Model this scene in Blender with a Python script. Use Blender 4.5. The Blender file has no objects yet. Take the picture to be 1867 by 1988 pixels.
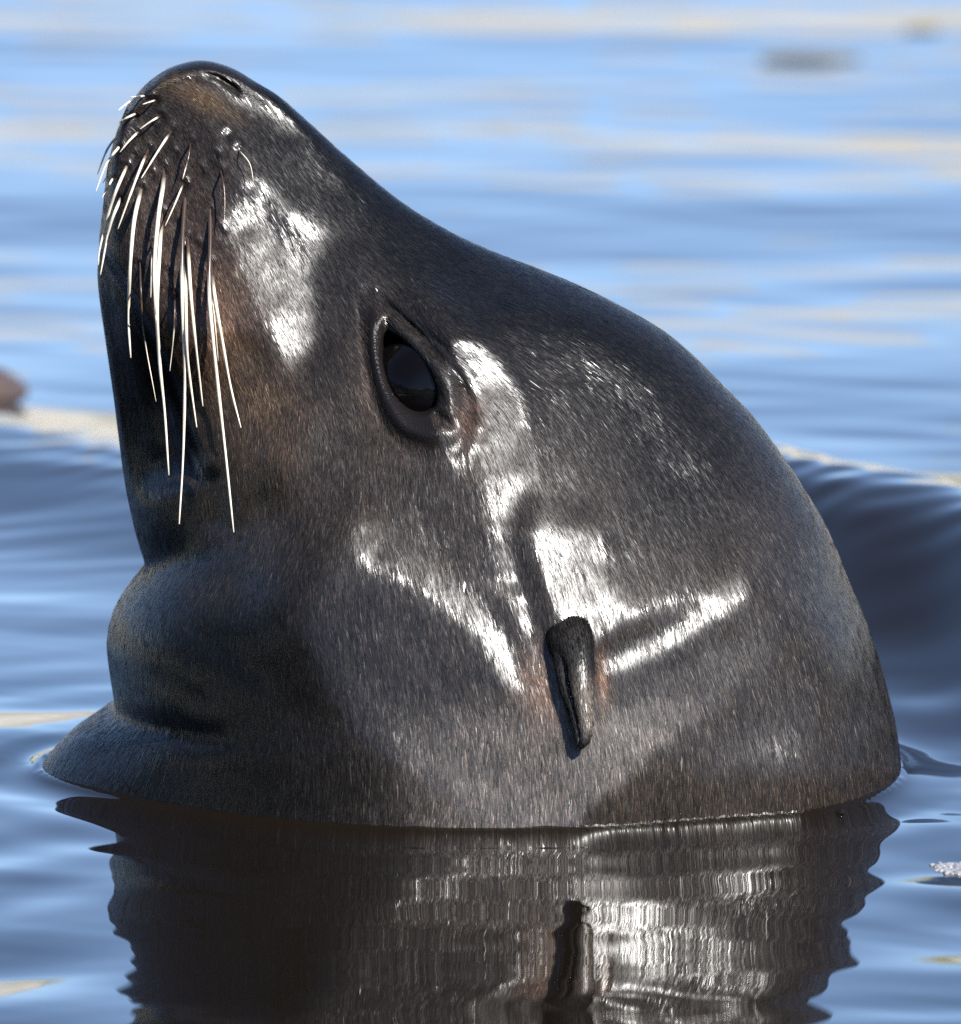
import bpy, math, random
import numpy as np

# ------------------------------------------------------------------ camera, sky, sun, exposure
R = math.radians
SC = bpy.context.scene
COL = SC.collection
S = 0.00022                       # metres per reference unit (one unit = 1/1867 of the picture width at the head)
ELEV = R(8.6)                     # camera looks down on the pond by this angle
DIST = 6.0
CX, CY, WL = 933.5, 994.0, 1497.0  # picture centre and water level in reference units
ce, se = math.cos(ELEV), math.sin(ELEV)
ZT = (WL - CY) * S / ce
CAM = np.array([0.0, -DIST * ce, ZT + DIST * se])

cam_d = bpy.data.cameras.new('camera')
cam = bpy.data.objects.new('camera', cam_d)
COL.objects.link(cam)
cam.location = CAM
cam.rotation_euler = (math.pi / 2 - ELEV, 0, 0)
cam_d.sensor_fit = 'HORIZONTAL'
cam_d.sensor_width = 36
cam_d.lens = 36 * DIST / (1867 * S)
cam_d.clip_start = 0.05
cam_d.clip_end = 5000
cam_d.dof.use_dof = True
cam_d.dof.focus_distance = DIST - 0.085
cam_d.dof.aperture_fstop = 14
SC.camera = cam

SUN_EL, SUN_AZ = R(42), R(41)     # azimuth: to the right of straight behind the camera
sdir = np.array([math.sin(SUN_AZ) * math.cos(SUN_EL), -math.cos(SUN_AZ) * math.cos(SUN_EL), math.sin(SUN_EL)])
W = bpy.data.worlds.new('World')
SC.world = W
W.use_nodes = True
wn, wl = W.node_tree.nodes, W.node_tree.links
wn.clear()
sky = wn.new('ShaderNodeTexSky')
sky.sky_type = 'NISHITA'
sky.sun_disc = False
sky.sun_elevation = SUN_EL
sky.sun_rotation = math.atan2(sdir[0], sdir[1])
sky.altitude = 0
sky.air_density = 0.58
sky.dust_density = 0.0
sky.ozone_density = 1.7
bg = wn.new('ShaderNodeBackground')
bg.inputs['Strength'].default_value = 0.112
wo = wn.new('ShaderNodeOutputWorld')
wl.new(sky.outputs[0], bg.inputs[0])
wl.new(bg.outputs[0], wo.inputs[0])

sun_d = bpy.data.lights.new('sun', 'SUN')
sun_d.energy = 5.0
sun_d.angle = R(0.53)
sun_d.color = (1.0, 0.965, 0.92)
sun = bpy.data.objects.new('sun', sun_d)
COL.objects.link(sun)
from mathutils import Vector
sun.rotation_euler = Vector(sdir).to_track_quat('Z', 'Y').to_euler()

vs = SC.view_settings
vs.view_transform = 'Standard'
vs.look = 'None'
vs.exposure = 1.45
vs.gamma = 1
vs.use_curve_mapping = False
SC.cycles.use_denoising = False
SC.cycles.max_bounces = 6
SC.cycles.sample_clamp_indirect = 6.0

rng = np.random.default_rng(7)
random.seed(7)

# ------------------------------------------------------------------ helpers
def smooth(a, b, x):
    t = np.clip((x - a) / (b - a), 0, 1)
    return t * t * (3 - 2 * t)

def project(P):
    d = P - CAM
    depth = d[..., 1] * ce - d[..., 2] * se
    right = d[..., 0]
    up = d[..., 1] * se + d[..., 2] * ce
    k = DIST / depth / S
    return CX + right * k, CY - up * k

def unproject(u, v, y):
    """world point at depth y that is seen at reference position (u, v)"""
    rx = (u - CX) * S / DIST
    ru = (CY - v) * S / DIST
    d = np.stack([rx + 0 * ru, ce + ru * se + 0 * rx, -se + ru * ce + 0 * rx], -1)
    t = (y - CAM[1]) / d[..., 1]
    return CAM + d * np.asarray(t)[..., None]

def catmull(pts, t):
    pts = np.asarray(pts, float)
    n = len(pts)
    p = np.vstack([2 * pts[0] - pts[1], pts, 2 * pts[-1] - pts[-2]])
    t = np.clip(t, 0, n - 1 - 1e-9)
    i = t.astype(int)
    f = (t - i)[:, None]
    p0, p1, p2, p3 = p[i], p[i + 1], p[i + 2], p[i + 3]
    return 0.5 * (2 * p1 + (p2 - p0) * f + (2 * p0 - 5 * p1 + 4 * p2 - p3) * f ** 2 + (3 * p1 - p0 - 3 * p2 + p3) * f ** 3)

def mesh_np(name, V, F, smooth_shade=True):
    """mesh from arrays; F is (n,3) or (n,4), or a list of such arrays"""
    me = bpy.data.meshes.new(name)
    Fs = F if isinstance(F, list) else [F]
    V = np.ascontiguousarray(V, np.float32)
    me.vertices.add(len(V))
    me.vertices.foreach_set('co', V.ravel())
    loops = np.concatenate([f.ravel() for f in Fs]).astype(np.int32)
    tot = np.concatenate([np.full(len(f), f.shape[1]) for f in Fs]).astype(np.int32)
    start = np.concatenate([[0], np.cumsum(tot)[:-1]]).astype(np.int32)
    me.loops.add(len(loops))
    me.loops.foreach_set('vertex_index', loops)
    me.polygons.add(len(tot))
    me.polygons.foreach_set('loop_start', start)
    me.polygons.foreach_set('loop_total', tot)
    me.polygons.foreach_set('use_smooth', np.full(len(tot), smooth_shade))
    me.update(calc_edges=True)
    return me

def set_col(me, name, C):
    a = me.attributes.new(name, 'FLOAT_COLOR', 'POINT')
    c = np.ones((len(C), 4), np.float32)
    c[:, :C.shape[1]] = C
    a.data.foreach_set('color', c.ravel())

def set_val(me, name, x):
    a = me.attributes.new(name, 'FLOAT', 'POINT')
    a.data.foreach_set('value', np.ascontiguousarray(x, np.float32))

def obj(name, me, mat=None, parent=None, **props):
    o = bpy.data.objects.new(name, me)
    COL.objects.link(o)
    if mat is not None and me is not None:
        me.materials.append(mat)
    if parent is not None:
        o.parent = parent
    for k, x in props.items():
        o[k] = x
    return o

def grid_faces(n, m, wrap=False):
    i = np.arange(n - 1)[:, None]
    j = np.arange(m if wrap else m - 1)[None, :]
    j2 = (j + 1) % m
    return np.stack([i * m + j, (i + 1) * m + j, (i + 1) * m + j2, i * m + j2], -1).reshape(-1, 4)

def vnoise(P, seed, scale):
    """smooth value noise in [-1, 1] for points P (n,k)"""
    r = np.random.default_rng(seed)
    k = P.shape[1]
    out = np.zeros(len(P))
    for _ in range(10):
        d = r.normal(size=k)
        d /= np.linalg.norm(d)
        f = r.uniform(0.5, 1.6) / scale * 2 * math.pi
        out += np.sin(P @ d * f + r.uniform(0, 6.28) + 1.5 * np.sin(P @ r.normal(size=k) * f * 0.45 + r.uniform(0, 6.28)))
    return out / 10 * 1.6

# ------------------------------------------------------------------ materials
def new_mat(name):
    m = bpy.data.materials.new(name)
    m.use_nodes = True
    nt = m.node_tree
    return m, nt, nt.nodes['Principled BSDF']

def ramp(nt, fac, stops):
    r = nt.nodes.new('ShaderNodeValToRGB')
    el = r.color_ramp.elements
    while len(el) < len(stops):
        el.new(0.5)
    for e, (p, c) in zip(el, stops):
        e.position = p
        e.color = (*c, 1)
    nt.links.new(fac, r.inputs[0])
    return r.outputs[0]

def attr(nt, name):
    a = nt.nodes.new('ShaderNodeAttribute')
    a.attribute_name = name
    return a

m_fur, nt, p = new_mat('wet_fur')
nt.links.new(attr(nt, 'col').outputs['Color'], p.inputs['Base Color'])
nt.links.new(attr(nt, 'gloss').outputs['Fac'], p.inputs['Roughness'])
p.inputs['Specular IOR Level'].default_value = 0.30

m_skin, nt, p = new_mat('wet_skin')
nt.links.new(attr(nt, 'col').outputs['Color'], p.inputs['Base Color'])
no = nt.nodes.new('ShaderNodeTexNoise')
no.inputs['Scale'].default_value = 900
no.inputs['Detail'].default_value = 4
tc = nt.nodes.new('ShaderNodeTexCoord')
nt.links.new(tc.outputs['Object'], no.inputs['Vector'])
bp = nt.nodes.new('ShaderNodeBump')
bp.inputs['Strength'].default_value = 0.5
bp.inputs['Distance'].default_value = 0.0008
nt.links.new(no.outputs['Fac'], bp.inputs['Height'])
nt.links.new(bp.outputs[0], p.inputs['Normal'])
nt.links.new(attr(nt, 'rough').outputs['Fac'], p.inputs['Roughness'])

p.inputs['Specular IOR Level'].default_value = 0.15

m_eye, nt, p = new_mat('dark_eye')
nt.links.new(attr(nt, 'col').outputs['Color'], p.inputs['Base Color'])
p.inputs['Roughness'].default_value = 0.05
p.inputs['IOR'].default_value = 1.38
p.inputs['Specular IOR Level'].default_value = 0.30

m_whisk, nt, p = new_mat('whisker_keratin')
nt.links.new(attr(nt, 'col').outputs['Color'], p.inputs['Base Color'])
p.inputs['Roughness'].default_value = 0.3

m_water, nt, p = new_mat('murky_water')
p.inputs['Base Color'].default_value = (0.0050, 0.0035, 0.0022, 1)
p.inputs['Roughness'].default_value = 0.015
p.inputs['IOR'].default_value = 1.333

def noise_mat(name, scale, stops, rough=0.8, bump=0.3, dist=0.02, detail=6, coords='Object'):
    m, nt, p = new_mat(name)
    tc = nt.nodes.new('ShaderNodeTexCoord')
    n1 = nt.nodes.new('ShaderNodeTexNoise')
    n1.inputs['Scale'].default_value = scale
    n1.inputs['Detail'].default_value = detail
    nt.links.new(tc.outputs[coords], n1.inputs['Vector'])
    nt.links.new(ramp(nt, n1.outputs['Fac'], stops), p.inputs['Base Color'])
    b = nt.nodes.new('ShaderNodeBump')
    b.inputs['Strength'].default_value = bump
    b.inputs['Distance'].default_value = dist
    nt.links.new(n1.outputs['Fac'], b.inputs['Height'])
    nt.links.new(b.outputs[0], p.inputs['Normal'])
    p.inputs['Roughness'].default_value = rough
    return m

m_bank = noise_mat('pale_sand', 0.9, [(0.3, (0.29, 0.27, 0.225)), (0.55, (0.37, 0.355, 0.315)), (0.75, (0.22, 0.21, 0.15))], 0.95, 0.6, 0.1)
m_reed = noise_mat('dry_reed', 2.0, [(0.3, (0.30, 0.27, 0.14)), (0.6, (0.16, 0.17, 0.07)), (0.8, (0.40, 0.35, 0.22))], 0.8, 0.1)
m_lump = noise_mat('lump_brown', 30, [(0.3, (0.020, 0.013, 0.010)), (0.6, (0.050, 0.032, 0.024)), (0.8, (0.03, 0.021, 0.016))], 0.5, 0.5, 0.004)
m_added_wood = noise_mat('added_foliage', 0.6, [(0.3, (0.028, 0.036, 0.016)), (0.6, (0.05, 0.06, 0.025)), (0.8, (0.06, 0.05, 0.03))], 0.7, 0.1)
m_foam = noise_mat('foam', 400, [(0.3, (0.10, 0.10, 0.105)), (0.7, (0.24, 0.24, 0.25))], 0.12, 0.8, 0.001)
m_leaf = noise_mat('dead_leaf', 120, [(0.3, (0.035, 0.033, 0.016)), (0.7, (0.08, 0.07, 0.035))], 0.6, 0.3, 0.001)

# ------------------------------------------------------------------ the sea lion's shape
# back line (nose to nape), throat line (nose to chest) and half width, one row per section
RINGS = [
    # dorsal          ventral       half width
    ((238, 240), (238, 240), 0),
    ((250, 212), (228, 266), 34),
    ((268, 190), (219, 296), 66),
    ((294, 162), (210, 340), 104),
    ((338, 134), (204, 396), 146),
    ((395, 122), (196, 462), 180),
    ((452, 136), (192, 532), 203),
    ((500, 164), (197, 590), 214),
    ((545, 192), (204, 640), 220),
    ((600, 240), (211, 690), 226),
    ((690, 321), (222, 768), 240),
    ((780, 394), (232, 850), 262),
    ((870, 450), (241, 920), 304),
    ((960, 492), (251, 975), 344),
    ((1050, 527), (262, 1025), 386),
    ((1130, 560), (273, 1064), 424),
    ((1200, 595), (281, 1090), 462),
    ((1280, 640), (272, 1112), 505),
    ((1342, 689), (246, 1145), 543),
    ((1400, 747), (224, 1178), 578),
    ((1458, 806), (212, 1212), 608),
    ((1516, 882), (207, 1246), 634),
    ((1568, 960), (209, 1276), 656),
    ((1612, 1038), (213, 1304), 674),
    ((1650, 1130), (217, 1332), 688),
    ((1680, 1200), (221, 1356), 698),
    ((1705, 1270), (219, 1376), 706),
    ((1725, 1340), (186, 1394), 711),
    ((1740, 1400), (140, 1422), 715),
    ((1748, 1450), (104, 1456), 718),
    ((1754, 1500), (76, 1492), 720),
    ((1760, 1560), (40, 1540), 722),
    ((1768, 1660), (0, 1620), 724),
    ((1775, 1800), (-40, 1760), 726),
    ((1780, 1960), (-70, 1940), 726),
]
RD = np.array([r[0] for r in RINGS], float)
RV = np.array([r[1] for r in RINGS], float)
RW = np.array([[r[2], 0] for r in RINGS], float)
# smooth throat line; its notches and the chest stay close to the middle line
RVB = RV.copy()
_k = np.arange(len(RINGS))
_sm = (_k >= 15)
RVB[_sm, 0] = np.interp(RV[_sm, 1], [1064, 1150, 1250, 1350, 1450, 1540, 1950], [277, 258, 236, 222, 205, 186, 110])

def seg_dist(u, v, pts):
    """distance to a polyline, position along it (0..1) and signed side"""
    best = np.full(u.shape, 1e9)
    tt = np.zeros(u.shape)
    side = np.zeros(u.shape)
    pts = np.asarray(pts, float)
    L = np.concatenate([[0], np.cumsum(np.linalg.norm(np.diff(pts, axis=0), axis=1))])
    for i in range(len(pts) - 1):
        a, b = pts[i], pts[i + 1]
        ab = b - a
        l2 = ab @ ab
        t = np.clip(((u - a[0]) * ab[0] + (v - a[1]) * ab[1]) / l2, 0, 1)
        dx, dy = u - a[0] - t * ab[0], v - a[1] - t * ab[1]
        d = np.hypot(dx, dy)
        m = d < best
        best = np.where(m, d, best)
        tt = np.where(m, (L[i] + t * math.sqrt(l2)) / L[-1], tt)
        side = np.where(m, np.sign(ab[0] * dy - ab[1] * dx), side)
    return best, tt, side

def ridge(u, v, pts, width, amp, fade=0.25):
    d, t, _ = seg_dist(u, v, pts)
    f = smooth(0, fade, t) * smooth(0, fade, 1 - t) if fade else 1.0
    return amp * np.exp(-(d / width) ** 2) * f

def gauss(u, v, cx, cy, a, b, ang=0.0, amp=1.0):
    c, s = math.cos(R(ang)), math.sin(R(ang))
    x, y = (u - cx) * c + (v - cy) * s, -(u - cx) * s + (v - cy) * c
    return amp * np.exp(-(x / a) ** 2 - (y / b) ** 2)

# whisker rows: path from the root
WH = [  # path, radius at the root, share of dark root
    ([(280, 186), (254, 188)], 2.2, 0.0), ([(302, 194), (277, 202)], 1.8, 0.1), ([(262, 221), (245, 229), (229, 239)], 2.6, 0.0),
    ([(311, 225), (292, 236), (272, 250)], 2.3, 0.15), ([(269, 255), (250, 274), (233, 295)], 2.6, 0.1),
    ([(333, 253), (305, 296), (275, 345)], 2.8, 0.15), ([(232, 284), (207, 317), (186, 372)], 2.6, 0.0),
    ([(288, 289), (266, 343), (229, 444)], 3.0, 0.15), ([(247, 320), (219, 388), (195, 477), (191, 514)], 3.2, 0.05),
    ([(219, 346), (198, 384)], 2.2, 0.0), ([(235, 383), (213, 441), (195, 533)], 3.2, 0.05),
    ([(275, 363), (260, 432), (252, 536), (250, 626), (254, 694)], 4.4, 0.06),
    ([(318, 326), (317, 358), (308, 417), (300, 520), (305, 640), (316, 757)], 4.6, 0.08),
    ([(315, 412), (309, 500), (305, 600), (310, 700), (320, 800), (328, 922)], 4.4, 0.08),
    ([(370, 276), (366, 305), (355, 347)], 2.0, 0.7), ([(356, 356), (340, 395), (321, 438)], 2.0, 0.1),
    ([(361, 358), (354, 470), (354, 580), (359, 720), (356, 880), (348, 1017)], 4.2, 0.26),
    ([(408, 403), (408, 470), (406, 560), (412, 640), (423, 745), (438, 878), (454, 1033)], 4.4, 0.24),
    ([(428, 329), (436, 373), (436, 432)], 2.0, 0.9), ([(462, 289), (485, 317), (493, 356)], 1.1, 0.1),
    ([(364, 459), (370, 560), (379, 656), (394, 788)], 3.8, 0.12), ([(360, 480), (361, 600), (365, 700), (382, 829)], 4.0, 0.15),
    ([(408, 503), (418, 580), (430, 650), (448, 750), (468, 830)], 3.8, 0.15),
    ([(272, 506), (274, 565), (280, 650), (303, 779)], 1.8, 0.6), ([(296, 468), (293, 577)], 2.0, 0.3),
    ([(404, 545), (415, 600), (424, 700)], 1.6, 0.3), ([(340, 560), (338, 640), (330, 720)], 1.8, 0.5),
]
FOLL = [w_[0][0] for w_ in WH] + [(338, 300), (392, 330), (300, 250), (348, 430), (384, 470), (262, 300), (330, 520), (296, 340), (430, 440), (388, 560), (420, 300), (440, 260)]

MOUTH = [(150, 440), (196, 492), (228, 535), (264, 596), (300, 664), (334, 745), (360, 832), (388, 910), (402, 950)]
EYE_C, EYE_A = (791, 722), (0.46, 0.888)

def eye_rho(u, v):
    du, dv = u - EYE_C[0], v - EYE_C[1]
    a = du * EYE_A[0] + dv * EYE_A[1]
    b = du * EYE_A[1] - dv * EYE_A[0]          # + towards the upper lid (right)
    w = 38 * (1 - 0.25 * np.clip(-a / 90, -1, 1.5))   # almond: narrower at the top corner
    w = np.where(b > 0, w * 1.0, w * 1.02)
    return np.sqrt((a / 86) ** 2 + (b / w) ** 2), a, b

def bumps(u, v):
    h = np.zeros(u.shape)
    # whisker pad and lips
    h += gauss(u, v, 335, 430, 120, 230, 4, 40)
    d, t, side = seg_dist(u, v, MOUTH)
    sd = d * -side                               # + towards the whisker pad
    fade = smooth(1.0, 0.86, t)
    h += (-52 * smooth(10, -16, sd) * smooth(-260, -60, sd)) * fade
    h += -26 * np.exp(-(d / 13) ** 2) * fade
    h += ridge(u, v, [(215, 600), (262, 720), (300, 850), (330, 930)], 34, 14)      # lower lip
    h += ridge(u, v, [(402, 900), (420, 960), (410, 1040)], 30, -12)
    for (a_, b_) in FOLL:                        # follicle bumps on the pad
        m_ = (np.abs(u - a_) < 40) & (np.abs(v - b_) < 40)
        h[m_] += 5.0 * np.exp(-((u[m_] - a_ + 3) / 11) ** 2 - ((v[m_] - b_ + 9) / 11) ** 2) - 4.0 * np.exp(-((u[m_] - a_) / 7) ** 2 - ((v[m_] - b_ - 6) / 8) ** 2)
    # nostril
    h += ridge(u, v, [(385, 140), (420, 150), (452, 172), (472, 192)], 7, -13, 0.3)
    # cheek behind the whisker pad
    h += ridge(u, v, [(420, 360), (480, 470), (535, 580), (560, 700)], 66, 34)
    h += ridge(u, v, [(560, 330), (640, 470), (680, 600), (670, 740)], 70, -24)
    # brow, lids, eye
    h += gauss(u, v, 850, 596, 88, 56, 38, 46)
    h += ridge(u, v, [(800, 610), (862, 660), (898, 735), (892, 805)], 10, -9)
    rho, a, b = eye_rho(u, v)
    h += 20 * np.exp(-((rho - 1.42) / 0.34) ** 2) * np.where(b > 0, 1.0, 1.05)
    h += -9 * np.exp(-((rho - 2.05) / 0.2) ** 2) * np.where(b > 0, 1.0, 0.55)
    h += -62 * smooth(1.06, 0.86, rho)
    h += ridge(u, v, [(756, 600), (752, 640), (760, 668)], 10, -14, 0.3)           # inner corner
    h += ridge(u, v, [(836, 792), (862, 806), (884, 826)], 10, -14, 0.3)
    h += ridge(u, v, [(872, 880), (905, 852), (955, 838)], 13, -5)
    # cheek bone ridge behind the eye
    h += ridge(u, v, [(890, 660), (950, 730), (985, 820), (990, 920), (970, 1020)], 55, 44)
    h += ridge(u, v, [(1050, 680), (1095, 820), (1090, 960)], 70, -30)
    # fold in front of the ear and swelling over it
    h += gauss(u, v, 1120, 1150, 75, 130, -6, 52)
    h += ridge(u, v, [(960, 960), (1000, 1070), (1032, 1170), (1062, 1280), (1085, 1400)], 34, -12)
    h += ridge(u, v, [(1160, 1180), (1168, 1270), (1172, 1380)], 16, -10)
    # lower cheek ridge and the one behind the ear
    h += ridge(u, v, [(600, 1000), (740, 1055), (860, 1140), (950, 1230), (1010, 1340)], 65, 34)
    h += ridge(u, v, [(1180, 1290), (1290, 1255), (1390, 1190), (1430, 1090)], 52, 22)
    h += gauss(u, v, 1290, 1120, 110, 70, -30, -12)
    # throat folds
    h += ridge(u, v, [(300, 1180), (420, 1240), (520, 1330)], 26, -4, 0.3) + ridge(u, v, [(240, 1290), (340, 1330), (440, 1390)], 22, -4, 0.3)
    h += ridge(u, v, [(250, 1088), (330, 1098), (420, 1118), (540, 1160)], 40, -12, 0.3)
    h += ridge(u, v, [(190, 1380), (260, 1410), (360, 1432), (470, 1440)], 30, -8, 0.3)
    return h

def build_body(nt=760, n_near=330, n_far=110):
    tf = np.linspace(0, len(RINGS) - 1, 6000)
    d, vv, ww = catmull(RD, tf), catmull(RV, tf), catmull(RW, tf)[:, 0]
    step = np.maximum(np.linalg.norm(np.diff(d, axis=0), axis=1), np.linalg.norm(np.diff(vv, axis=0), axis=1))
    cum = np.concatenate([[0], np.cumsum(step)])
    t = np.interp(np.linspace(0, cum[-1], nt) , cum, tf)
    t[0] = 0.004
    d, vf, vv, ww = catmull(RD, t), catmull(RV, t), catmull(RVB, t), np.maximum(catmull(RW, t)[:, 0], 0.5)
    phi = np.concatenate([np.linspace(0, math.pi, n_near, endpoint=False), np.linspace(math.pi, 2 * math.pi, n_far, endpoint=False)])
    c, h = (d + vv) / 2, (d - vv) / 2
    cs, sn = np.cos(phi), np.sin(phi)
    ex = 1 / 1.06
    pc = np.sign(cs) * np.abs(cs) ** ex
    ps = np.sign(sn) * np.abs(sn) ** ex
    uv = c[:, None, :] + h[:, None, :] * pc[None, :, None]
    sig = 0.95 - 0.50 * smooth(25, 28, t)
    loc = np.exp(-((phi[None, :] - math.pi) / sig[:, None]) ** 2)
    uv = uv + (vf - vv)[:, None, :] * loc[..., None]
    lat = ww[:, None] * ps[None, :]
    # the skull is narrower towards the back line than at the cheeks
    nar = 1 - 0.25 * np.maximum(cs, 0)[None, :] ** 1.7 * smooth(1, 5, t)[:, None] * smooth(30, 20, t)[:, None]
    lat = lat * nar
    P = np.stack([(uv[..., 0] - CX) * S, -lat * S, (WL - uv[..., 1]) * S / ce], -1)
    near = P.copy()
    near[..., 1] = -np.abs(near[..., 1])
    pu, pv = project(near)
    wgt = smooth(0.12, 0.6, np.abs(sn))[None, :]
    hb = bumps(pu, pv) * wgt
    # lids, mouth and nostril may come nearer to the outline than the soft bumps
    P[..., 1] -= np.sign(lat) * hb * S
    near = P.copy()
    near[..., 1] = -np.abs(near[..., 1])
    pu, pv = project(near)
    return P, pu, pv, t, phi

BP, BU, BV, BT, BPHI = build_body()
NT, NP = BP.shape[:2]

# normals and hair flow of the body grid
def grid_normals(P):
    dt = np.gradient(P, axis=0)
    dp = np.roll(P, -1, axis=1) - np.roll(P, 1, axis=1)
    n = np.cross(dt, dp)
    n /= np.linalg.norm(n, axis=-1, keepdims=True) + 1e-12
    return n, dt

BN, BDT = grid_normals(BP)
c0 = BP.mean(axis=1, keepdims=True)
FLIP = bool(np.mean(np.sum((BP - c0) * BN, -1)) < 0)
if FLIP:
    BN = -BN

# planes of the face: strokes along which the flesh is tilted to a given slope (sideways, upwards),
# solved for as one smooth relief over the whole side of the head
PLANES = [  # stroke, half width, weight, slope across, slope upwards
    ([(1230, 1590), (1340, 1580), (1470, 1550)], 60, 0.5, 0.36, 0.10),
    ([(380, 165), (430, 185)], 22, 0.5, 0.10, 0.95),
    ([(1170, 1420), (1185, 1510)], 44, 0.4, 0.27, 0.18),
    ([(430, 165), (480, 205), (545, 255)], 26, 0.8, 0.70, 1.20),
    ([(1070, 690), (1160, 800), (1220, 930), (1290, 1010)], 60, 0.6, 0.62, 0.94),
    ([(450, 200), (520, 275), (600, 350)], 36, 0.5, 0.54, 0.92),
    ([(1320, 1440), (1470, 1380), (1560, 1270)], 52, 0.35, 0.58, 0.20),
    ([(455, 440), (505, 510), (560, 590), (575, 655)], 26, 1.5, 0.27, 0.52),
    ([(905, 690), (960, 745), (978, 800), (965, 900), (985, 965)], 21, 3.0, 0.28, 0.53),
    ([(872, 878), (930, 845)], 8, 0.8, 0.28, 0.53),
    ([(1100, 1060), (1112, 1100), (1130, 1160), (1144, 1200)], 31, 1.8, 0.27, 0.52),
    ([(700, 1020), (760, 1062), (850, 1130), (920, 1190), (975, 1270), (985, 1315)], 15, 0.8, 0.28, 0.53),
    ([(1195, 1283), (1250, 1265), (1330, 1225), (1395, 1180)], 16, 0.55, 0.28, 0.53),
    ([(1400, 1180), (1425, 1110)], 14, 0.4, 0.33, 0.60),
    ([(320, 240), (345, 400), (375, 540)], 60, 0.35, -0.12, 0.45),
    ([(1040, 700), (1085, 840), (1075, 980)], 46, 0.35, 0.62, 0.80),
    ([(1200, 1370), (1350, 1335), (1480, 1250)], 46, 0.35, 0.24, 0.22),
    ([(1230, 1120), (1330, 1060)], 50, 0.35, 0.56, 0.90),
    ([(700, 1180), (850, 1290), (960, 1420), (1090, 1500)], 66, 0.45, 0.0, 0.20),
    ([(620, 890), (760, 950), (880, 1030)], 50, 0.35, -0.06, 0.46),
    ([(665, 560), (690, 660), (680, 800)], 40, 0.35, -0.08, 0.55),
]

def sculpt(P, BN):
    G = 8
    nx, ny = 1900 // G, 1700 // G
    near = P.copy(); near[..., 1] = -np.abs(near[..., 1])
    pu, pv = project(near)
    m = (P[..., 1] < 0) & (BN[..., 1] < -0.12)
    i = (pv[m] / G).astype(int); j = (pu[m] / G).astype(int)
    ok = (i >= 0) & (i < ny) & (j >= 0) & (j < nx)
    i, j = i[ok], j[ok]
    bn = BN[m][ok]
    fx = np.zeros((ny, nx)); fz = np.zeros((ny, nx)); cnt = np.zeros((ny, nx))
    np.add.at(fx, (i, j), bn[:, 0] / -bn[:, 1]); np.add.at(fz, (i, j), bn[:, 2] / -bn[:, 1]); np.add.at(cnt, (i, j), 1)
    has = cnt > 0
    fx[has] /= cnt[has]; fz[has] /= cnt[has]
    sn_ = np.zeros((ny, nx)); np.add.at(sn_, (i, j), np.broadcast_to(np.abs(np.sin(BPHI)), P.shape[:2])[m][ok])
    sn_[has] /= cnt[has]
    mu = 4e-7 + 8e-6 * smooth(0.6, 0.1, sn_)
    V_, U_ = np.mgrid[0:ny, 0:nx] * G + G / 2.0
    rho, _, _ = eye_rho(U_, V_)
    wt = np.full((ny, nx), 0.03); gx = np.zeros((ny, nx)); gz = np.zeros((ny, nx)); acc = np.full((ny, nx), 0.03)
    for pts, wd, wg, tx, tz in PLANES:
        d, _, _ = seg_dist(U_, V_, pts)
        w = wg * np.exp(-(d / wd) ** 2) * has * smooth(1.7, 2.4, rho)
        gx += w * (tx - fx); gz += w * (tz - fz); acc += w
    gx /= acc; gz /= acc
    wt = acc
    # unknown relief D (outward, in reference units): outward = -y, so its slopes are the negative of f's
    Dx = lambda D: np.diff(D, axis=1, append=D[:, -1:]) / G
    Dz = lambda D: -np.diff(D, axis=0, append=D[-1:, :]) / G
    def DxT(q):
        o = np.zeros_like(q); o[:, :-1] -= q[:, :-1]; o[:, 1:] += q[:, :-1]
        return o / G
    def DzT(q):
        o = np.zeros_like(q); o[:-1] += q[:-1]; o[1:] -= q[:-1]
        return o / G
    A = lambda D: DxT(wt * Dx(D)) + DzT(wt * Dz(D)) + mu * D
    rhs = DxT(wt * -gx) + DzT(wt * -gz)
    D = np.zeros((ny, nx)); r_ = rhs - A(D); p_ = r_.copy(); rs = (r_ * r_).sum()
    for _ in range(260):
        Ap = A(p_); al_ = rs / ((p_ * Ap).sum() + 1e-30)
        D += al_ * p_; r_ -= al_ * Ap
        rn = (r_ * r_).sum(); p_ = r_ + rn / (rs + 1e-30) * p_; rs = rn
    for _ in range(7):
        Dp = np.pad(D, 1, mode='edge')
        D = (Dp[:-2, 1:-1] + Dp[2:, 1:-1] + Dp[1:-1, :-2] + Dp[1:-1, 2:] + 4 * D) / 8
    x = np.clip(pu / G - 0.5, 0, nx - 1.001); y = np.clip(pv / G - 0.5, 0, ny - 1.001)
    x0, y0 = x.astype(int), y.astype(int); a, b = x - x0, y - y0
    h = D[y0, x0] * (1 - a) * (1 - b) + D[y0, x0 + 1] * a * (1 - b) + D[y0 + 1, x0] * (1 - a) * b + D[y0 + 1, x0 + 1] * a * b
    wgt = (smooth(0.0, 0.85, np.abs(np.sin(BPHI)))[None, :]) ** 1.3
    P = P.copy()
    P[..., 1] -= np.sign(P[..., 1]) * -1 * np.clip(h, -120, 120) * wgt * S
    return P, D

for _ in range(2):
    BP, RELIEF = sculpt(BP, BN)
    BN, BDT = grid_normals(BP)
    if FLIP:
        BN = -BN
_near = BP.copy(); _near[..., 1] = -np.abs(_near[..., 1])
BU, BV = project(_near)
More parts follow.
